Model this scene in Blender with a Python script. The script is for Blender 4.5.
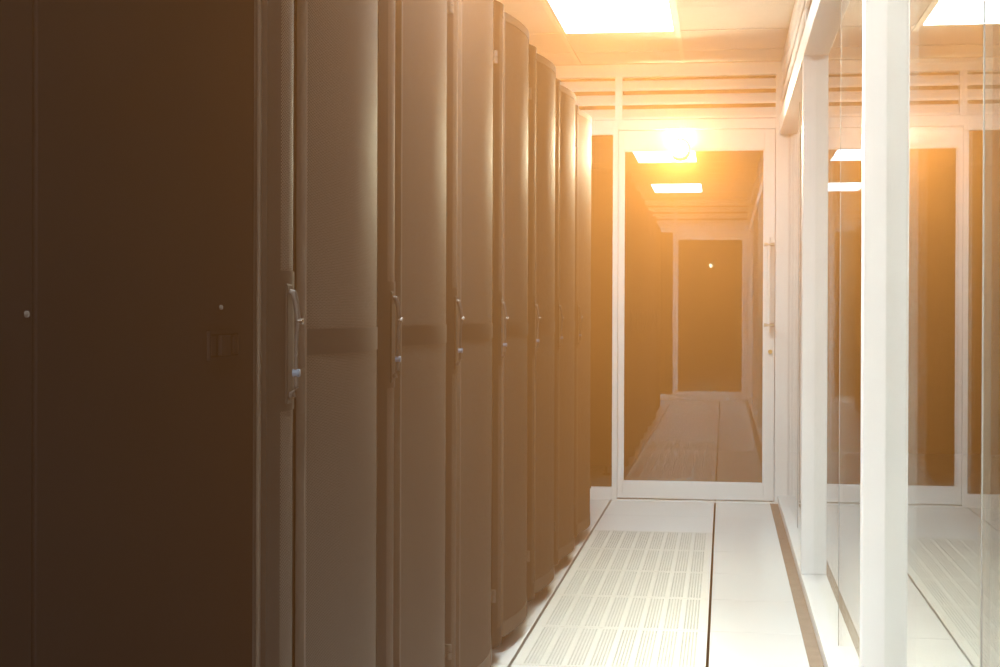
import bpy, bmesh, math, random
from mathutils import Vector, Matrix

for o in list(bpy.data.objects):
    bpy.data.objects.remove(o, do_unlink=True)
sc = bpy.context.scene
C = sc.collection
PI = math.pi

# ------------------------------------------------------------------ camera, world, exposure
H = 1.0773
cam_d = bpy.data.cameras.new('camera')
cam_d.sensor_width = 36.0
cam_d.sensor_fit = 'HORIZONTAL'
cam_d.lens = 1538.8 * 36.0 / 1000.0
cam_d.shift_x = 0.0
cam_d.shift_y = -12.5 / 1000.0
cam_d.clip_start = 0.02
cam = bpy.data.objects.new('camera', cam_d)
C.objects.link(cam)
cam.matrix_world = (Matrix.Translation((0, 0, H)) @ Matrix.Rotation(0.1446, 4, 'Z')
                    @ Matrix.Rotation(PI / 2 - 0.0042, 4, 'X') @ Matrix.Rotation(0.0036, 4, 'Z'))
sc.camera = cam

sc.view_settings.view_transform = 'Standard'
sc.view_settings.look = 'None'
sc.view_settings.exposure = 0.0
sc.view_settings.gamma = 1.0
sc.view_settings.use_curve_mapping = False

GLARE_HAZE_COLOUR = (1.0, 0.40, 0.105, 1)
GLARE_HAZE_DENSITY = 0.058
world = bpy.data.worlds.new('world')
sc.world = world
world.use_nodes = True
wn = world.node_tree
for n in list(wn.nodes):
    wn.nodes.remove(n)
w_out = wn.nodes.new('ShaderNodeOutputWorld')
w_bg = wn.nodes.new('ShaderNodeBackground')
w_bg.inputs['Color'].default_value = (0.02, 0.016, 0.012, 1)
w_bg.inputs['Strength'].default_value = 0.0
wn.links.new(w_bg.outputs[0], w_out.inputs['Surface'])
w_v = wn.nodes.new('ShaderNodeVolumeScatter')          # added orange haze standing in for the warm lens glare
w_v.inputs['Color'].default_value = GLARE_HAZE_COLOUR
w_v.inputs['Density'].default_value = GLARE_HAZE_DENSITY
w_v.inputs['Anisotropy'].default_value = 0.5
w_a = wn.nodes.new('ShaderNodeVolumeAbsorption')
w_a.inputs['Color'].default_value = GLARE_HAZE_COLOUR
w_a.inputs['Density'].default_value = GLARE_HAZE_DENSITY
w_geo = wn.nodes.new('ShaderNodeNewGeometry')            # added haze thickened towards the door, so the near end stays dark
w_sep = wn.nodes.new('ShaderNodeSeparateXYZ')
wn.links.new(w_geo.outputs['Position'], w_sep.inputs[0])
w_map = wn.nodes.new('ShaderNodeMapRange')
w_map.inputs['From Min'].default_value = 1.1
w_map.inputs['From Max'].default_value = 3.4
w_map.inputs['To Min'].default_value = GLARE_HAZE_DENSITY * 0.36
w_map.inputs['To Max'].default_value = GLARE_HAZE_DENSITY * 1.34
wn.links.new(w_sep.outputs[1], w_map.inputs['Value'])
wn.links.new(w_map.outputs['Result'], w_v.inputs['Density'])
w_k = wn.nodes.new('ShaderNodeMath')
w_k.operation = 'MULTIPLY'
w_k.inputs[1].default_value = 0.35
wn.links.new(w_map.outputs['Result'], w_k.inputs[0])
wn.links.new(w_k.outputs[0], w_a.inputs['Density'])
world.cycles.volume_step_size = 0.4
w_add = wn.nodes.new('ShaderNodeAddShader')
wn.links.new(w_v.outputs[0], w_add.inputs[0])
wn.links.new(w_a.outputs[0], w_add.inputs[1])
wn.links.new(w_add.outputs[0], w_out.inputs['Volume'])

PANEL_COLOUR = (1.0, 0.965, 0.90, 1)
PANEL_STRENGTH = 56.0
GLARE_LAMP_COLOUR = (1.0, 0.76, 0.46, 1)  # for the added lamp that imitates the glare burst
GLARE_LAMP_STRENGTH = 8000.0

# ------------------------------------------------------------------ materials
def principled(name, col, rough=0.5, metal=0.0, spec=0.5):
    m = bpy.data.materials.new(name)
    m.use_nodes = True
    b = m.node_tree.nodes['Principled BSDF']
    b.inputs['Base Color'].default_value = (*col, 1)
    b.inputs['Roughness'].default_value = rough
    b.inputs['Metallic'].default_value = metal
    b.inputs['Specular IOR Level'].default_value = spec
    return m

def vary(m, scale, amount, rough_amount=0.0):
    """faint cloudy variation of the surface's own colour"""
    nt = m.node_tree
    b = nt.nodes['Principled BSDF']
    tc = nt.nodes.new('ShaderNodeTexCoord')
    no = nt.nodes.new('ShaderNodeTexNoise')
    no.inputs['Scale'].default_value = scale
    no.inputs['Detail'].default_value = 3
    nt.links.new(tc.outputs['Object'], no.inputs['Vector'])
    mr = nt.nodes.new('ShaderNodeMapRange')
    mr.inputs['From Min'].default_value = 0.3
    mr.inputs['From Max'].default_value = 0.7
    mr.inputs['To Min'].default_value = 1 - amount
    mr.inputs['To Max'].default_value = 1 + amount
    nt.links.new(no.outputs['Fac'], mr.inputs['Value'])
    mx = nt.nodes.new('ShaderNodeVectorMath')
    mx.operation = 'SCALE'
    mx.inputs[0].default_value = b.inputs['Base Color'].default_value[:3]
    nt.links.new(mr.outputs['Result'], mx.inputs['Scale'])
    nt.links.new(mx.outputs[0], b.inputs['Base Color'])
    if rough_amount:
        r0 = b.inputs['Roughness'].default_value
        m2 = nt.nodes.new('ShaderNodeMapRange')
        m2.inputs['From Min'].default_value = 0.3
        m2.inputs['From Max'].default_value = 0.7
        m2.inputs['To Min'].default_value = r0 - rough_amount
        m2.inputs['To Max'].default_value = r0 + rough_amount
        nt.links.new(no.outputs['Fac'], m2.inputs['Value'])
        nt.links.new(m2.outputs['Result'], b.inputs['Roughness'])
    return m

M = {}
M['tile'] = principled('floor_laminate', (0.83, 0.82, 0.80), 0.28)
M['perforated'] = principled('perforated_steel', (0.75, 0.735, 0.68), 0.40)
M['void'] = principled('plenum_dark', (0.26, 0.21, 0.16), 0.9)
M['strip'] = vary(principled('brown_vinyl', (0.22, 0.16, 0.12), 0.5), 14, 0.15)
M['white'] = vary(principled('white_frame_paint', (0.88, 0.875, 0.86), 0.35), 3, 0.01)
M['ceiling'] = vary(principled('ceiling_board', (0.53, 0.52, 0.50), 0.85), 40, 0.03)
M['tbar'] = principled('ceiling_grid_paint', (0.58, 0.57, 0.54), 0.7)
M['wall'] = vary(principled('wall_paint', (0.70, 0.67, 0.62), 0.8), 3, 0.03)
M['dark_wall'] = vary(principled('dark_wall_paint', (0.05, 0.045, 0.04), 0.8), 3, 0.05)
M['rack'] = vary(principled('black_powder_coat', (0.014, 0.012, 0.010), 0.60, 0.0, 0.12), 5, 0.06)
M['rack_edge'] = vary(principled('charcoal_powder_coat', (0.095, 0.080, 0.067), 0.68, 0.0, 0.12), 5, 0.05)
M['flat_door'] = vary(principled('flat_door_paint', (0.009, 0.0082, 0.0086), 0.62, 0.0, 0.0), 4, 0.06)
M['black'] = principled('black_plastic', (0.012, 0.011, 0.010), 0.6, 0.0, 0.15)
M['chrome'] = principled('worn_chrome', (0.62, 0.60, 0.57), 0.25, 1.0)
M['lock_glint'] = principled('lock_blue_glint', (0.075, 0.105, 0.15), 0.5, 0.0, 0.3)  # bluish glint put into the lock's base colour
M['seal'] = principled('silicone_seal', (0.30, 0.28, 0.25), 0.6)
M['handle'] = principled('dark_grey_handle', (0.040, 0.036, 0.033), 0.5, 0.0, 0.3)
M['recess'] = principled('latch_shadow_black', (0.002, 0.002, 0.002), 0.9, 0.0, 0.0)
M['louvre_shade'] = principled('louvre_gap_shade', (0.10, 0.085, 0.065), 0.8)  # colour stands in for the darkness in the slat gaps
M['steel'] = principled('brushed_steel', (0.55, 0.46, 0.36), 0.35, 1.0)
M['brass'] = principled('brass', (0.62, 0.45, 0.20), 0.3, 1.0)

def mesh_mat(name, col, hole, pitch):
    """punched steel: staggered round holes laid out on the panel's own UV (metres)"""
    m = principled(name, col, 0.6)
    nt = m.node_tree
    b = nt.nodes['Principled BSDF']
    uv = nt.nodes.new('ShaderNodeUVMap')
    sep = nt.nodes.new('ShaderNodeSeparateXYZ')
    nt.links.new(uv.outputs[0], sep.inputs[0])

    def mnode(op, a, bb=None):
        n = nt.nodes.new('ShaderNodeMath')
        n.operation = op
        for i, v in enumerate((a, bb)):
            if v is None:
                continue
            if isinstance(v, (int, float)):
                n.inputs[i].default_value = v
            else:
                nt.links.new(v, n.inputs[i])
        return n.outputs[0]
    # sum of two cosines at 45 degrees: a staggered dot lattice
    k = 2 * PI / pitch
    u = mnode('MULTIPLY', sep.outputs[0], k)
    v = mnode('MULTIPLY', sep.outputs[1], k)
    s = mnode('ADD', mnode('COSINE', mnode('ADD', u, v)), mnode('COSINE', mnode('SUBTRACT', u, v)))
    fac = mnode('GREATER_THAN', s, 0.35)
    mx = nt.nodes.new('ShaderNodeMix')
    mx.data_type = 'RGBA'
    nt.links.new(fac, mx.inputs[0])
    mx.inputs[6].default_value = (*col, 1)
    mx.inputs[7].default_value = (*hole, 1)
    nt.links.new(mx.outputs[2], b.inputs['Base Color'])
    sp = mnode('MULTIPLY', mnode('SUBTRACT', 1.0, fac), 0.10)
    nt.links.new(sp, b.inputs['Specular IOR Level'])
    return m

M['mesh'] = mesh_mat('punched_steel_mesh', (0.082, 0.068, 0.057), (0.006, 0.007, 0.006), 0.0055)

def glass_mat(name, ior, tint):
    """clear sheet: reflects by Fresnel on both faces, lets the rest straight through"""
    m = bpy.data.materials.new(name)
    m.use_nodes = True
    nt = m.node_tree
    for n in list(nt.nodes):
        nt.nodes.remove(n)
    out = nt.nodes.new('ShaderNodeOutputMaterial')
    mix = nt.nodes.new('ShaderNodeMixShader')
    tr = nt.nodes.new('ShaderNodeBsdfTransparent')
    tr.inputs['Color'].default_value = (*tint, 1)
    gl = nt.nodes.new('ShaderNodeBsdfGlossy')
    gl.inputs['Roughness'].default_value = 0.0
    gl.inputs['Color'].default_value = (1, 1, 1, 1)
    fr = nt.nodes.new('ShaderNodeFresnel')
    geo = nt.nodes.new('ShaderNodeNewGeometry')
    mr = nt.nodes.new('ShaderNodeMapRange')       # same index from either side of a face
    mr.inputs['To Min'].default_value = ior
    mr.inputs['To Max'].default_value = 1.0 / ior
    nt.links.new(geo.outputs['Backfacing'], mr.inputs['Value'])
    nt.links.new(mr.outputs['Result'], fr.inputs['IOR'])
    nt.links.new(fr.outputs[0], mix.inputs[0])
    nt.links.new(tr.outputs[0], mix.inputs[1])
    nt.links.new(gl.outputs[0], mix.inputs[2])
    nt.links.new(mix.outputs[0], out.inputs['Surface'])
    return m

M['glass'] = glass_mat('partition_glass', 1.9, (0.93, 0.95, 0.92))
M['smoked'] = glass_mat('smoked_glass', 2.0, (0.22, 0.18, 0.14))

def emit_mat(name, col, strength):
    m = bpy.data.materials.new(name)
    m.use_nodes = True
    nt = m.node_tree
    for n in list(nt.nodes):
        nt.nodes.remove(n)
    out = nt.nodes.new('ShaderNodeOutputMaterial')
    em = nt.nodes.new('ShaderNodeEmission')
    em.inputs['Color'].default_value = col
    em.inputs['Strength'].default_value = strength
    nt.links.new(em.outputs[0], out.inputs['Surface'])
    return m

M['panel'] = emit_mat('light_panel', PANEL_COLOUR, PANEL_STRENGTH)
M['panel_bright'] = emit_mat('light_panel_boosted', PANEL_COLOUR, PANEL_STRENGTH * 1.5)  # same panel, emission raised to light the near posts, not newer tubes
M['panel_soft'] = emit_mat('light_panel_dimmed', PANEL_COLOUR, PANEL_STRENGTH * 0.42)  # same panel, emission cut to weaken the far ceiling glow, not older tubes
M['lamp'] = emit_mat('glare_lamp_lens', GLARE_LAMP_COLOUR, GLARE_LAMP_STRENGTH)

# ------------------------------------------------------------------ helpers
def box(bm, x0, x1, y0, y1, z0, z1):
    vs = [bm.verts.new(p) for p in ((x0, y0, z0), (x1, y0, z0), (x1, y1, z0), (x0, y1, z0),
                                    (x0, y0, z1), (x1, y0, z1), (x1, y1, z1), (x0, y1, z1))]
    for f in ((3, 2, 1, 0), (4, 5, 6, 7), (0, 1, 5, 4), (1, 2, 6, 5), (2, 3, 7, 6), (3, 0, 4, 7)):
        bm.faces.new([vs[i] for i in f])

def prism(bm, pts, axis, a, b):
    """closed polygon pts (2-D) swept along an axis from a to b"""
    def p3(p, t):
        return {'X': (t, p[0], p[1]), 'Y': (p[0], t, p[1]), 'Z': (p[0], p[1], t)}[axis]
    lo = [bm.verts.new(p3(p, a)) for p in pts]
    hi = [bm.verts.new(p3(p, b)) for p in pts]
    n = len(pts)
    bm.faces.new(lo[::-1])
    bm.faces.new(hi)
    for i in range(n):
        bm.faces.new((lo[i], lo[(i + 1) % n], hi[(i + 1) % n], hi[i]))

def rod(bm, path, radii, seg=12):
    """tube through 3-D points with a radius at each, capped"""
    rings = []
    pts = [Vector(p) for p in path]
    for i, p in enumerate(pts):
        d = (pts[min(i + 1, len(pts) - 1)] - pts[max(i - 1, 0)]).normalized()
        ref = Vector((0, 0, 1)) if abs(d.z) < 0.9 else Vector((1, 0, 0))
        a = d.cross(ref).normalized()
        b = d.cross(a)
        r = radii[i] if isinstance(radii, (list, tuple)) else radii
        rings.append([bm.verts.new(p + (a * math.cos(2 * PI * k / seg) + b * math.sin(2 * PI * k / seg)) * r)
                      for k in range(seg)])
    for i in range(len(rings) - 1):
        for k in range(seg):
            bm.faces.new((rings[i][k], rings[i][(k + 1) % seg], rings[i + 1][(k + 1) % seg], rings[i + 1][k]))
    bm.faces.new(rings[0][::-1])
    bm.faces.new(rings[-1])

def obj(name, bm, mat, parent=None, bevel=0.0, smooth=False, angle=35):
    bmesh.ops.recalc_face_normals(bm, faces=bm.faces)
    me = bpy.data.meshes.new(name)
    bm.to_mesh(me)
    bm.free()
    o = bpy.data.objects.new(name, me)
    me.materials.append(mat)
    C.objects.link(o)
    if parent is not None:
        o.parent = parent
    if smooth:
        for p in me.polygons:
            p.use_smooth = True
        me.set_sharp_from_angle(angle=math.radians(angle))
    if bevel:
        md = o.modifiers.new('bevel', 'BEVEL')
        md.width = bevel
        md.segments = 2
        md.limit_method = 'ANGLE'
    return o

def tag(o, label, cat, group=None):
    o['label'] = label
    o['category'] = cat
    if group:
        o['group'] = group
    return o

def struct(name, bm, mat, label=None, bevel=0.0):
    o = obj(name, bm, mat, None, bevel)
    o['kind'] = 'structure'
    if label:
        o['label'] = label
    return o

def thing(name, label, cat, loc, group=None):
    o = bpy.data.objects.new(name, None)
    o.empty_display_size = 0.1
    C.objects.link(o)
    o.location = loc
    return tag(o, label, cat, group)

def copy_thing(root, loc, label):
    def rec(o, par):
        c = o.copy()
        C.objects.link(c)
        c.parent = par
        for ch in [k for k in C.objects if k.parent == o]:
            rec(ch, c)
        return c
    r = rec(root, None)
    r.location = loc
    r['label'] = label
    return r

# ------------------------------------------------------------------ main measures (metres)
A_X, B_X, C_X = -0.6471, -0.0471, 0.264       # long floor joints; C is the edge of the brown strip
RAIL_X0, GLASS_X = 0.308, 0.358               # glass partition on the right
END_Y, BACK_Y = 8.946, -1.62                  # glass walls at the two ends of the aisle
CEIL = 2.532
ROOM_X0, ROOM_X1, ROOM_Y0, ROOM_Y1 = -2.10, 2.60, -3.2, 12.4
ROW0 = 7.69                                    # cross joint where the perforated tiles start
TZ = 0.032                                     # floor tile thickness

# ------------------------------------------------------------------ floor
bm = bmesh.new()
ys = sorted([ROW0 - 0.6 * k for k in range(-8, 19)])
perf_rows = [ROW0 - 0.6 * k for k in range(1, 6)]       # near edge of each perforated tile
def cols(x0, x1, step, start):
    out, x = [], start
    while x > x0:
        x -= step
    while x < x1:
        out.append((max(x, x0), min(x + step, x1)))
        x += step
    return [c for c in out if c[1] - c[0] > 0.02]
columns = [(A_X - 0.6 * (k + 1), A_X - 0.6 * k) for k in range(3)]
columns += [(A_X, B_X), (B_X, C_X)]
columns += cols(GLASS_X + 0.05, ROOM_X1, 0.6, GLASS_X + 0.05)
for ci, (x0, x1) in enumerate(columns):
    g0 = 0.005 if abs(x0 - A_X) < 1e-6 or abs(x0 - B_X) < 1e-6 else 0.0012
    g1 = 0.005 if abs(x1 - A_X) < 1e-6 or abs(x1 - B_X) < 1e-6 else 0.0012
    if abs(x1 - C_X) < 1e-6:
        g1 = 0.0
    for i in range(len(ys) - 1):
        y0, y1 = ys[i], ys[i + 1]
        if abs(x0 - A_X) < 1e-6 and any(abs(y0 - p) < 1e-6 for p in perf_rows):
            continue
        y0, y1 = max(y0, ROOM_Y0), min(y1, ROOM_Y1)
        if y1 - y0 < 0.02:
            continue
        box(bm, x0 + g0, x1 - g1, y0 + 0.0018, y1 - 0.0018, -TZ, 0.0)
struct('floor', bm, M['tile'], 'raised floor of cream square tiles with dark joints')
bm = bmesh.new()
box(bm, ROOM_X0 - 0.1, ROOM_X1 + 0.1, ROOM_Y0 - 0.1, ROOM_Y1 + 0.1, -0.34, -0.30)
struct('floor_under', bm, M['void'], 'dark slab under the raised floor')
bm = bmesh.new()
box(bm, C_X, RAIL_X0, ROOM_Y0, ROOM_Y1, -TZ, 0.001)
struct('trim_1', bm, M['strip'], 'brown strip along the foot of the glass partition')
bm = bmesh.new()
box(bm, RAIL_X0, GLASS_X + 0.05, ROOM_Y0, ROOM_Y1, -TZ, 0.0)
struct('trim_2', bm, M['void'])

# perforated tiles: real holes, eight bands of five by fifty
def perforated_tile():
    b = bmesh.new()
    w = 0.59
    l = 0.5976
    xs, zs = [0.0], [0.0]
    hole = []
    mx, band, n, hw = 0.030, 0.0545, 5, 0.0061
    gap = (w - 2 * mx - 8 * band) / 7
    for k in range(8):
        b0 = mx + k * (band + gap)
        p = band / n
        for j in range(n):
            a = b0 + j * p + (p - hw) / 2
            xs += [a, a + hw]
            hole.append(len(xs) - 2)
    xs.append(w)
    rows, my = 44, 0.020
    p = (l - 2 * my) / rows
    hl = 0.0080
    for j in range(rows):
        a = my + j * p + (p - hl) / 2
        zs += [a, a + hl]
    zs.append(l)
    hx = set(hole)
    hz = set(range(1, 2 * rows, 2))
    top = {}
    bot = {}
    T = 0.006
    def v(d, i, j, z):
        if (i, j) not in d:
            d[(i, j)] = b.verts.new((xs[i], zs[j], z))
        return d[(i, j)]
    for i in range(len(xs) - 1):
        for j in range(len(zs) - 1):
            if i in hx and j in hz:
                for (a, c) in (((i, j), (i + 1, j)), ((i + 1, j), (i + 1, j + 1)), ((i + 1, j + 1), (i, j + 1)), ((i, j + 1), (i, j))):
                    b.faces.new((v(top, *a, 0), v(top, *c, 0), v(bot, *c, -T), v(bot, *a, -T)))
            else:
                b.faces.new((v(top, i, j, 0), v(top, i + 1, j, 0), v(top, i + 1, j + 1, 0), v(top, i, j + 1, 0)))
    # folded rim
    for (x0, x1, y0, y1) in ((0, w, 0, 0.004), (0, w, l - 0.004, l), (0, 0.004, 0.004, l - 0.004), (w - 0.004, w, 0.004, l - 0.004)):
        box(b, x0, x1, y0, y1, -TZ, -T)
    return b
tile_labels = ['perforated cream floor tile nearest the camera in the row of five',
               'second perforated cream floor tile from the camera',
               'middle perforated cream floor tile of the row of five',
               'fourth perforated cream floor tile from the camera, one short of the last',
               'farthest perforated cream floor tile, next to the plain tiles before the glass door']
bmt = perforated_tile()
pt = obj('perforated_tile', bmt, M['perforated'])
pt.location = (A_X + 0.005, perf_rows[4] + 0.0012, 0)
tag(pt, tile_labels[0], 'floor tile', 'perforated floor tiles down the aisle')
for k in range(1, 5):
    c = pt.copy()
    C.objects.link(c)
    c.location = (A_X + 0.005, perf_rows[4 - k] + 0.0012, 0)
    c['label'] = tile_labels[k]

# ------------------------------------------------------------------ ceiling: boards on a T-bar grid
GX, GY = -0.24, 7.95
lights = [(6.75, 7.95), (3.15, 4.35), (-0.45, 0.75)]
bm = bmesh.new()
gb = bmesh.new()
gx = [GX + 0.6 * k for k in range(-4, 6)]
gy = [GY - 0.6 * k for k in range(-8, 20)]
for x in gx[:-1]:
    for y in gy[1:]:
        if abs(x - (GX - 0.6)) < 1e-6 and any(a - 1e-6 <= y and y + 0.6 <= b + 1e-6 for a, b in lights):
            continue
        box(bm, max(x, ROOM_X0) + 0.002, min(x + 0.6, ROOM_X1) - 0.002, max(y, ROOM_Y0) + 0.002, min(y + 0.6, ROOM_Y1) - 0.002,
            CEIL + 0.006, CEIL + 0.022) if min(x + .6, ROOM_X1) - max(x, ROOM_X0) > .02 and min(y + .6, ROOM_Y1) - max(y, ROOM_Y0) > .02 else None
struct('ceiling', bm, M['ceiling'], 'suspended ceiling of cream boards')
for x in gx:
    if ROOM_X0 < x < ROOM_X1:
        box(gb, x - 0.012, x + 0.012, ROOM_Y0, ROOM_Y1, CEIL, CEIL + 0.006)
for y in gy:
    if ROOM_Y0 < y < ROOM_Y1 and not any(a + 0.1 < y < b - 0.1 for a, b in lights):
        box(gb, ROOM_X0, ROOM_X1, y - 0.006, y + 0.006, CEIL + 0.002, CEIL + 0.006)
struct('trim_3', gb, M['tbar'], 'ceiling grid bars')
bm = bmesh.new()
box(bm, ROOM_X0 - 0.1, ROOM_X1 + 0.1, ROOM_Y0 - 0.1, ROOM_Y1 + 0.1, CEIL + 0.10, CEIL + 0.14)
struct('ceiling_slab', bm, M['dark_wall'])

light_labels = ['square-lensed fluorescent ceiling light panel over the far end of the aisle',
                'ceiling light panel over the near racks, uppermost one reflected in the glass door',
                'ceiling light panel over the start of the aisle, second one down in the door reflection']
def ceiling_light(y0, y1, label, lens='panel'):
    t = thing('ceiling_light', label, 'ceiling light', (GX - 0.298, (y0 + y1) / 2, CEIL), 'ceiling light panels')
    hw, hl = 0.285, (y1 - y0) / 2 - 0.006
    b = bmesh.new()
    r = 0.010
    for (xa, xb, ya, yb) in ((-hw, hw, -hl, -hl + r), (-hw, hw, hl - r, hl),
                             (-hw, -hw + r, -hl + r, hl - r), (hw - r, hw, -hl + r, hl - r)):
        box(b, xa, xb, ya, yb, 0.0005, 0.05)
    obj('frame', b, M['tbar'], t)
    b = bmesh.new()
    box(b, -hw + r, hw - r, -hl + r, hl - r, 0.003, 0.009)
    obj('diffuser', b, M[lens], t)
    return t
for (a, b), lab in zip(lights, light_labels):
    ceiling_light(a, b, lab, 'panel_soft' if a > 5 else 'panel' if a > 0 else 'panel_bright')

# ------------------------------------------------------------------ outer walls
for nm, x0, x1, y0, y1, mt in (('wall_left', ROOM_X0 - 0.1, ROOM_X0, ROOM_Y0, ROOM_Y1, 'wall'),
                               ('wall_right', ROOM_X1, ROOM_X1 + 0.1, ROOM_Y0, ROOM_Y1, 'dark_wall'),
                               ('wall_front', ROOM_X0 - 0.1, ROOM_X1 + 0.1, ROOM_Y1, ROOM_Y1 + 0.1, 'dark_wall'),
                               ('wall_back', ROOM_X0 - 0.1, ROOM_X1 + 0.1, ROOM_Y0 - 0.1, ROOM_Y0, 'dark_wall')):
    bm = bmesh.new()
    box(bm, x0, x1, y0, y1, -0.30, CEIL + 0.10)
    struct(nm, bm, M[mt])

# ------------------------------------------------------------------ glass end walls (one ahead, one behind)
DX0, DX1 = -0.643, 0.291                      # outer edges of the door opening frame
def end_wall(y, sgn, n):
    """y: face towards the aisle; sgn +1 when the wall's thickness goes to +y"""
    def yy(a, b):
        return (y + sgn * a, y + sgn * b) if sgn > 0 else (y + sgn * b, y + sgn * a)
    bm = bmesh.new()
    a, b = yy(0, 0.07)
    def bx(x0, x1, z0, z1, d0=0.0, d1=0.07):
        p, q = yy(d0, d1)
        box(bm, x0, x1, p, q, z0, z1)
    bx(ROOM_X0, DX0, 2.125, 2.209)             # header over the sidelight
    bx(ROOM_X0, DX0, 0.0, 0.075)               # sill rail
    bx(DX0, DX0 + 0.030, 0.0, 2.209)           # jambs
    bx(DX1 - 0.002, RAIL_X0 + 0.054, 0.0, 2.209)
    bx(DX0 + 0.030, DX1 - 0.002, 2.150, 2.209)
    bx(ROOM_X0, GLASS_X, 2.459, CEIL)          # head beam under the ceiling
    bx(-0.632, -0.591, 2.209, 2.459)           # mullion between the louvre bays
    bx(0.289, GLASS_X, 2.209, 2.459)
    bx(DX0, GLASS_X, 0.0, 0.010, -0.012, 0.0)  # threshold
    bx(-1.40, -1.35, 0.075, 2.125)
    struct('trim_%d' % (4 if sgn > 0 else 5), bm, M['white'], 'white frame of the glass end wall', 0.002)
    # sidelight panes
    for k, (x0, x1) in enumerate(((ROOM_X0, -1.40), (-1.35, DX0))):
        bm = bmesh.new()
        p, q = yy(0.030, 0.040)
        box(bm, x0, x1, p, q, 0.075, 2.125)
        struct('window_%d' % (n + k), bm, M['smoked'], 'dark glass sidelight beside the door')
    # door leaf
    x0, x1 = DX0 + 0.032, DX1 - 0.005
    gx0, gx1, gz0, gz1 = -0.581, 0.227, 0.110, 2.032
    bm = bmesh.new()
    p, q = yy(0.004, 0.050)
    box(bm, x0, gx0, p, q, 0.014, 2.147)
    box(bm, gx1, x1, p, q, 0.014, 2.147)
    box(bm, gx0, gx1, p, q, 0.014, gz0)
    box(bm, gx0, gx1, p, q, gz1, 2.147)
    d = struct('door_%d' % (1 if sgn > 0 else 2), bm, M['white'],
               'white framed glass door closing the end of the aisle' if sgn > 0 else 'white framed glass door behind the viewer', 0.002)
    bm = bmesh.new()
    for (xa, xb, za, zb) in ((gx0, gx0 + 0.007, gz0, gz1), (gx1 - 0.007, gx1, gz0, gz1), (gx0, gx1, gz0, gz0 + 0.007), (gx0, gx1, gz1 - 0.007, gz1)):
        p, q = yy(0.010, 0.018)
        box(bm, xa, xb, p, q, za, zb)
    obj('glazing_bead', bm, M['white'], d)
    bm = bmesh.new()
    p, q = yy(0.018, 0.026)
    box(bm, gx0, gx1, p, q, gz0, gz1)
    obj('glass_pane', bm, M['smoked'], d)
    # pull handle: a white bar on two steel stand-offs, with a key cylinder below
    hx = 0.252
    ho = y - sgn * 0.042
    bm = bmesh.new()
    rod(bm, [(hx, ho, 0.985), (hx, ho, 1.52)], 0.009, 16)
    hb = obj('pull_bar', bm, M['white'], d, smooth=True)
    for hz in (1.023, 1.482):
        bm = bmesh.new()
        rod(bm, [(hx, ho, hz), (hx, y + sgn * 0.004, hz)], 0.011, 12)
        rod(bm, [(hx - 0.028, ho, hz), (hx + 0.030, ho, hz)], 0.010, 12)
        obj('handle_bracket', bm, M['steel'], hb, smooth=True)
    bm = bmesh.new()
    rod(bm, [(0.262, y - sgn * 0.012, 0.869), (0.262, y + sgn * 0.004, 0.869)], [0.011, 0.013], 16)
    obj('key_cylinder', bm, M['brass'], d, smooth=True)
    # louvres over door and sidelight
    for (xa, xb, lab) in ((ROOM_X0, -0.632, 'white slatted louvre panel left of the mullion, above the dark sidelight'),
                          (-0.591, 0.289, 'white slatted louvre panel directly above the glass door')):
        if sgn < 0:
            lab = lab.replace('above the', 'behind the viewer, above the')
        t = thing('louvre_panel', lab, 'louvre', ((xa + xb) / 2, y + sgn * 0.035, 2.209), 'louvres of the end wall')
        hw = (xb - xa) / 2
        bm = bmesh.new()
        for k in range(3):
            z0 = 0.004 + k * 0.083
            pts = [(-sgn * 0.026, z0), (-sgn * 0.026, z0 + 0.012), (sgn * 0.010, z0 + 0.064), (sgn * 0.018, z0 + 0.058), (-sgn * 0.014, z0)]
            prism(bm, pts, 'X', -hw, hw)
        obj('slats', bm, M['white'], t)
        bm = bmesh.new()
        p, q = sorted((sgn * 0.024, sgn * 0.034))
        box(bm, -hw, hw, p, q, 0.0, 0.25)  # added dark sheet in place of the dark room behind the slats
        obj('shade_backing', bm, M['louvre_shade'], t)
end_wall(END_Y, 1, 1)
end_wall(BACK_Y, -1, 3)

# ------------------------------------------------------------------ added warm lamp standing in for lens glare at the door top
t = thing('added_glare_lamp', 'small round warm lamp added for the glare at the top edge of the glass door', 'lamp', (-0.255, END_Y + 0.004, 2.045))
t.rotation_euler = (math.radians(10), 0, 0)
bm = bmesh.new()
ring = [(0.036, 0.0), (0.056, 0.0), (0.058, -0.010), (0.056, -0.080), (0.050, -0.084), (0.044, -0.082), (0.040, -0.012), (0.036, -0.010)]
segs = 32
loops = [[bm.verts.new((r * math.cos(2 * PI * k / segs), yv, r * math.sin(2 * PI * k / segs))) for k in range(segs)] for r, yv in ring]
for a in range(len(loops)):
    c = loops[(a + 1) % len(loops)]
    for k in range(segs):
        bm.faces.new((loops[a][k], loops[a][(k + 1) % segs], c[(k + 1) % segs], c[k]))
obj('glare_lamp_housing', bm, M['white'], t, smooth=True)
bm = bmesh.new()
rod(bm, [(0, -0.001, 0), (0, -0.010, 0), (0, -0.014, 0), (0, -0.016, 0)], [0.0365, 0.0365, 0.028, 0.012], 32)
obj('glare_lamp_lens', bm, M['lamp'], t, smooth=True)

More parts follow.
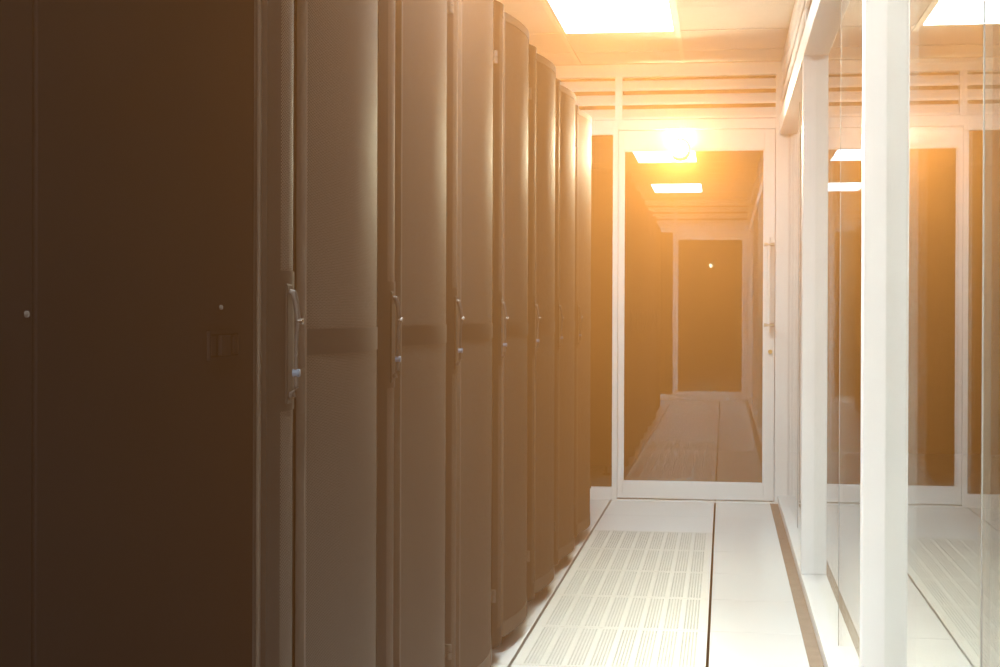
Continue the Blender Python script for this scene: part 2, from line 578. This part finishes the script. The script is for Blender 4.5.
# ------------------------------------------------------------------ glass partition on the right
POSTS = [-1.87 + 1.355 * 0, 0.84, 3.53, 6.25]
bm = bmesh.new()
box(bm, RAIL_X0, GLASS_X + 0.05, BACK_Y, END_Y, 0.0, 0.045)
box(bm, RAIL_X0, GLASS_X + 0.05, BACK_Y, END_Y, 2.115, 2.209)
box(bm, RAIL_X0 + 0.01, GLASS_X + 0.05, BACK_Y, END_Y, 2.470, CEIL)
for k, y in enumerate((0.84, 3.53, 6.25)):
    box(bm, RAIL_X0, GLASS_X + 0.045, y, y + 0.05, 0.045, 2.115)
    box(bm, RAIL_X0 + 0.01, GLASS_X + 0.045, y, y + 0.05, 2.209, 2.470)
struct('trim_6', bm, M['white'], 'white posts and rails of the glass partition', 0.003)
bm = bmesh.new()
for y in (-0.51, 2.225, 4.91, 7.62):
    box(bm, GLASS_X - 0.001, GLASS_X + 0.011, y - 0.0025, y + 0.0025, 0.045, 2.115)
struct('trim_7', bm, M['seal'], 'pale seals between the glass sheets')
edges = [BACK_Y, -0.51, 0.84, 2.225, 3.53, 4.91, 6.25, 7.62, END_Y]
for k in range(len(edges) - 1):
    a, b = edges[k], edges[k + 1]
    a += 0.05 if any(abs(a - p) < 1e-6 for p in (0.84, 3.53, 6.25)) else 0.0025
    bm = bmesh.new()
    box(bm, GLASS_X, GLASS_X + 0.010, a, b - 0.0025, 0.045, 2.115)
    struct('window_%d' % (5 + k), bm, M['glass'], 'glass sheet of the right partition')
lv = [('white louvre bars above the glass partition between the far post and the end wall', 6.30, END_Y),
      ('white louvre bars above the glass partition between the two nearer posts', 3.58, 6.25)]
for lab, a, b in lv:
    t = thing('louvre_panel', lab, 'louvre', (GLASS_X, (a + b) / 2, 2.209), 'louvres over the partition')
    hl = (b - a) / 2
    bm = bmesh.new()
    for k in range(3):
        z0 = 0.006 + k * 0.086
        pts = [(-0.044, z0), (-0.044, z0 + 0.012), (0.006, z0 + 0.064), (0.014, z0 + 0.058), (-0.032, z0)]
        prism(bm, pts, 'Y', -hl, hl)
    obj('slats', bm, M['white'], t)
    bm = bmesh.new()
    box(bm, 0.024, 0.034, -hl, hl, 0.0, 0.261)  # dark sheet added as the shade behind the bars
    obj('shade_backing', bm, M['louvre_shade'], t)

# ------------------------------------------------------------------ server racks on the left
FX = -0.70                                   # local x = 0 of every rack
PITCH = 0.775
RH0, RH1 = 0.055, 2.045
def sheet(bm, prof, z0, z1, th, uv=None):
    """curved sheet following a plan profile [(x, y)], from z0 to z1, thickness th towards -x"""
    h0 = z0 if callable(z0) else (lambda s: z0)
    h1 = z1 if callable(z1) else (lambda s: z1)
    f0 = [bm.verts.new((x, y, h0(y))) for x, y in prof]
    f1 = [bm.verts.new((x, y, h1(y))) for x, y in prof]
    b0 = [bm.verts.new((x - th, y, h0(y))) for x, y in prof]
    b1 = [bm.verts.new((x - th, y, h1(y))) for x, y in prof]
    L = [0.0]
    for i in range(1, len(prof)):
        L.append(L[-1] + math.dist(prof[i], prof[i - 1]))
    lay = bm.loops.layers.uv.verify()
    n = len(prof)
    for i in range(n - 1):
        f = bm.faces.new((f0[i], f0[i + 1], f1[i + 1], f1[i]))
        for lp, c in zip(f.loops, ((L[i], f0[i].co.z), (L[i + 1], f0[i + 1].co.z), (L[i + 1], f1[i + 1].co.z), (L[i], f1[i].co.z))):
            lp[lay].uv = c
        bm.faces.new((b0[i + 1], b0[i], b1[i], b1[i + 1]))
        bm.faces.new((f0[i + 1], f0[i], b0[i], b0[i + 1]))
        bm.faces.new((f1[i], f1[i + 1], b1[i + 1], b1[i]))
    bm.faces.new((f0[0], f1[0], b1[0], b0[0]))
    bm.faces.new((f0[-1], b0[-1], b1[-1], f1[-1]))

P0, P1 = 0.226, 0.758                        # curved door leaf from .. to along the rack
def door_x(s):
    t = min(1, max(0, (s - P0) / (P1 - P0)))
    return 0.008 + 0.033 * math.sin(PI * t ** 1.15) ** 0.8
def strip_x(s):
    t = min(1, max(0, (s - 0.012) / 0.143))
    return 0.006 + 0.016 * math.sin(PI * t ** 1.2) ** 0.9
def prof(fn, a, b, n, dx=0.0):
    return [(fn(a + (b - a) * i / n) + dx, a + (b - a) * i / n) for i in range(n + 1)]

def make_rack(label, loc):
    t = thing('server_rack', label, 'server rack', loc, 'server racks with curved mesh doors')
    # carcass
    b = bmesh.new()
    box(b, -0.98, -0.012, 0.004, PITCH - 0.004, RH0 + 0.01, RH1)
    body = obj('cabinet_body', b, M['rack'], t, bevel=0.004)
    b = bmesh.new()
    box(b, -0.985, -0.006, 0.002, PITCH - 0.002, RH1 - 0.012, RH1 + 0.006)
    obj('roof_panel', b, M['rack_edge'], t, bevel=0.004)
    for s in (0.0, PITCH - 0.013):
        b = bmesh.new()
        box(b, -0.020, -0.002, s + 0.002, s + 0.011, RH0 + 0.012, RH1 - 0.012)
        obj('corner_post', b, M['rack_edge'], t)
    # levelling feet
    for fx in (-0.10, -0.90):
        for fy in (0.10, PITCH - 0.10):
            b = bmesh.new()
            rod(b, [(fx, fy, 0.0), (fx, fy, 0.012), (fx, fy, 0.014), (fx, fy, RH0 + 0.012)], [0.026, 0.024, 0.009, 0.009], 14)
            obj('levelling_foot', b, M['black'], t, smooth=True)
    # handle column
    b = bmesh.new()
    a0, a1 = 0.012, 0.155
    sheet(b, prof(strip_x, a0, a1, 16), RH0 + 0.008, RH0 + 0.062, 0.012)
    sheet(b, prof(strip_x, a0, a1, 16), RH1 - 0.052, RH1 - 0.014, 0.012)
    sheet(b, prof(strip_x, a0, a1, 16), 0.925, 1.145, 0.012)
    sheet(b, prof(strip_x, a0, a0 + 0.040, 5), RH0 + 0.062, 0.925, 0.012)
    sheet(b, prof(strip_x, a0, a0 + 0.040, 5), 1.145, RH1 - 0.052, 0.012)
    sheet(b, prof(strip_x, a1 - 0.014, a1, 3), RH0 + 0.062, 0.925, 0.012)
    sheet(b, prof(strip_x, a1 - 0.014, a1, 3), 1.145, RH1 - 0.052, 0.012)
    col = obj('handle_column', b, M['rack'], t, smooth=True)
    b = bmesh.new()
    sheet(b, prof(strip_x, a0 + 0.040, a1 - 0.014, 10, -0.002), 1.145, RH1 - 0.052, 0.004)
    sheet(b, prof(strip_x, a0 + 0.040, a1 - 0.014, 10, -0.002), RH0 + 0.062, 0.925, 0.004)
    obj('mesh_strip', b, M['mesh'], col, smooth=True)
    # swing handle: dish, lever, lock
    hy = 0.084
    hx = strip_x(hy)
    b = bmesh.new()
    box(b, hx - 0.008, hx + 0.001, hy - 0.016, hy + 0.016, 0.935, 1.125)
    obj('handle_dish', b, M['black'], col, bevel=0.003)
    b = bmesh.new()
    rod(b, [(hx - 0.002, hy, 1.112), (hx + 0.006, hy, 1.110), (hx + 0.010, hy, 1.096), (hx + 0.014, hy, 1.065), (hx + 0.0115, hy, 1.045),
            (hx + 0.0105, hy, 0.985), (hx + 0.011, hy, 0.962), (hx + 0.006, hy, 0.950), (hx - 0.002, hy, 0.948)],
        [0.005, 0.006, 0.005, 0.0045, 0.0034, 0.0034, 0.0045, 0.006, 0.005], 12)
    obj('handle', b, M['handle'], col, smooth=True)
    b = bmesh.new()
    rod(b, [(hx + 0.012, hy, 1.066), (hx + 0.0215, hy, 1.066), (hx + 0.0222, hy, 1.066)], [0.0045, 0.0045, 0.003], 14)
    obj('push_button', b, M['chrome'], col, smooth=True)
    b = bmesh.new()
    rod(b, [(hx + 0.006, hy, 0.984), (hx + 0.0165, hy, 0.984), (hx + 0.0172, hy, 0.984)], [0.0062, 0.0062, 0.005], 14)
    obj('lock', b, M['lock_glint'], col, smooth=True)
    # curved door leaf: solid border and cross band, two mesh fields
    z0, z1 = RH0, RH1 - 0.010
    zb0, zb1 = 1.008, 1.052
    e0, e1 = P0 + 0.006, P1 - 0.030
    def corner(sv):                          # mesh fields have rounded corners on the hinge side
        d = max(0.0, sv - (e1 - 0.10)) / 0.10
        return 0.060 * (1 - math.sqrt(max(0.0, 1 - d * d)))
    zt = lambda sv: z1 - 0.026 - corner(sv)
    zl = lambda sv: z0 + 0.046 + corner(sv)
    b = bmesh.new()
    sheet(b, prof(door_x, P0, e0, 3), z0, z1, 0.016)
    sheet(b, prof(door_x, e0, e1, 40), z0, zl, 0.016)
    sheet(b, prof(door_x, e0, e1, 40), zt, z1, 0.016)
    sheet(b, prof(door_x, e1, P1, 5), z0, z1, 0.016)
    dr = obj('curved_door', b, M['rack_edge'], t, smooth=True)
    b = bmesh.new()
    sheet(b, prof(door_x, e0, e1, 40), zb0, zb1, 0.016)
    obj('cross_band', b, M['black'], dr, smooth=True)
    for (a, c) in ((zb1, zt), (zl, zb0)):
        b = bmesh.new()
        sheet(b, prof(door_x, e0, e1, 40, -0.002), a, c, 0.004)
        obj('mesh_panel', b, M['mesh'], dr, smooth=True)
    for hz in (0.235, 1.86):
        b = bmesh.new()
        rod(b, [(0.020, P1 + 0.006, hz - 0.026), (0.020, P1 + 0.006, hz - 0.008)], 0.007, 12)
        rod(b, [(0.020, P1 + 0.006, hz - 0.006), (0.020, P1 + 0.006, hz + 0.012)], 0.007, 12)
        box(b, -0.014, 0.020, P1 + 0.002, P1 + 0.010, hz - 0.026, hz + 0.012)
        obj('hinge', b, M['rack_edge'], t, smooth=True)
    return t

RACK_Y = [2.27 + PITCH * k for k in range(7)]
rack_labels = ['tall black server rack with curved mesh door, first after the flat-doored cabinet',
               'second curved mesh-door server rack from the flat-doored cabinet',
               'third curved mesh-door server rack from the flat-doored cabinet',
               'fourth curved mesh-door server rack, the middle one of seven',
               'third curved mesh-door server rack from the glass door end',
               'second curved mesh-door server rack from the glass door end',
               'last curved mesh-door server rack, at the glass door end of the row']
rack = make_rack(rack_labels[0], (FX, RACK_Y[0], 0))
for y, dx, lab in zip(RACK_Y[1:], (-0.002, -0.004, 0.002, 0.010, 0.014, 0.018), rack_labels[1:]):
    copy_thing(rack, (FX + dx, y, 0), lab)

# ------------------------------------------------------------------ flat-doored cabinets nearest the camera
def make_flat(label, loc, edge_screw=0):
    t = thing('equipment_cabinet', label, 'cabinet', loc, 'cabinets with flat doors')
    w = 0.745
    # carcass, plain door
    b = bmesh.new()
    box(b, -0.98, 0.002, 0.003, w - 0.003, RH0 + 0.01, RH1)
    obj('cabinet_body', b, M['rack'], t, bevel=0.004)
    b = bmesh.new()
    box(b, 0.002, 0.022, 0.003, w - 0.004, RH0, RH1 - 0.010)
    d = obj('flat_door', b, M['flat_door'], t, bevel=0.003)
    # slide latch in a shallow frame
    ly, lz = w - 0.150, 1.033
    b = bmesh.new()
    for (ya, yb, za, zb) in ((-0.066, 0.066, 0.016, 0.020), (-0.066, 0.066, -0.020, -0.016), (-0.066, -0.060, -0.016, 0.016), (0.060, 0.066, -0.016, 0.016)):
        box(b, 0.021, 0.026, ly + ya, ly + yb, lz + za, lz + zb)
    lt = obj('latch_frame', b, M['flat_door'], d)
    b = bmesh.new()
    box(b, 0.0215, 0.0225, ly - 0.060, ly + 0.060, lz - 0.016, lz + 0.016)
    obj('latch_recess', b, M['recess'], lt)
    b = bmesh.new()
    box(b, 0.0222, 0.0285, ly - 0.022, ly + 0.020, lz - 0.015, lz + 0.014)
    box(b, 0.0222, 0.0262, ly - 0.058, ly - 0.038, lz - 0.014, lz + 0.014)
    box(b, 0.0222, 0.0262, ly + 0.038, ly + 0.058, lz - 0.014, lz + 0.014)
    obj('latch_slide', b, M['flat_door'], lt, bevel=0.0015)
    for (sy, sz) in ((w - 0.160, 1.086), (0.742 - 0.018, 1.076))[edge_screw:edge_screw + 1]:
        b = bmesh.new()
        rod(b, [(0.020, sy, sz), (0.0245, sy, sz), (0.0255, sy, sz)], [0.0034, 0.0034, 0.0024], 14)
        obj('screw', b, M['handle'], d, smooth=True)
    for fx in (-0.10, -0.90):
        for fy in (0.10, w - 0.10):
            b = bmesh.new()
            rod(b, [(fx, fy, 0.0), (fx, fy, 0.012), (fx, fy, 0.014), (fx, fy, RH0 + 0.012)], [0.026, 0.024, 0.009, 0.009], 14)
            obj('levelling_foot', b, M['black'], t, smooth=True)
    return t
flat = make_flat('dark equipment cabinet with flat plain door and small slide latch', (-0.72, 1.490, 0))
make_flat('very dark flat-doored cabinet cut off by the left edge of the photo', (-0.72, 0.7445, 0), 1)
bm = bmesh.new()
box(bm, 0.0, 0.016, 0.746, 0.776, RH0 + 0.01, RH1)
obj('filler_strip', bm, M['rack'], flat, bevel=0.002)
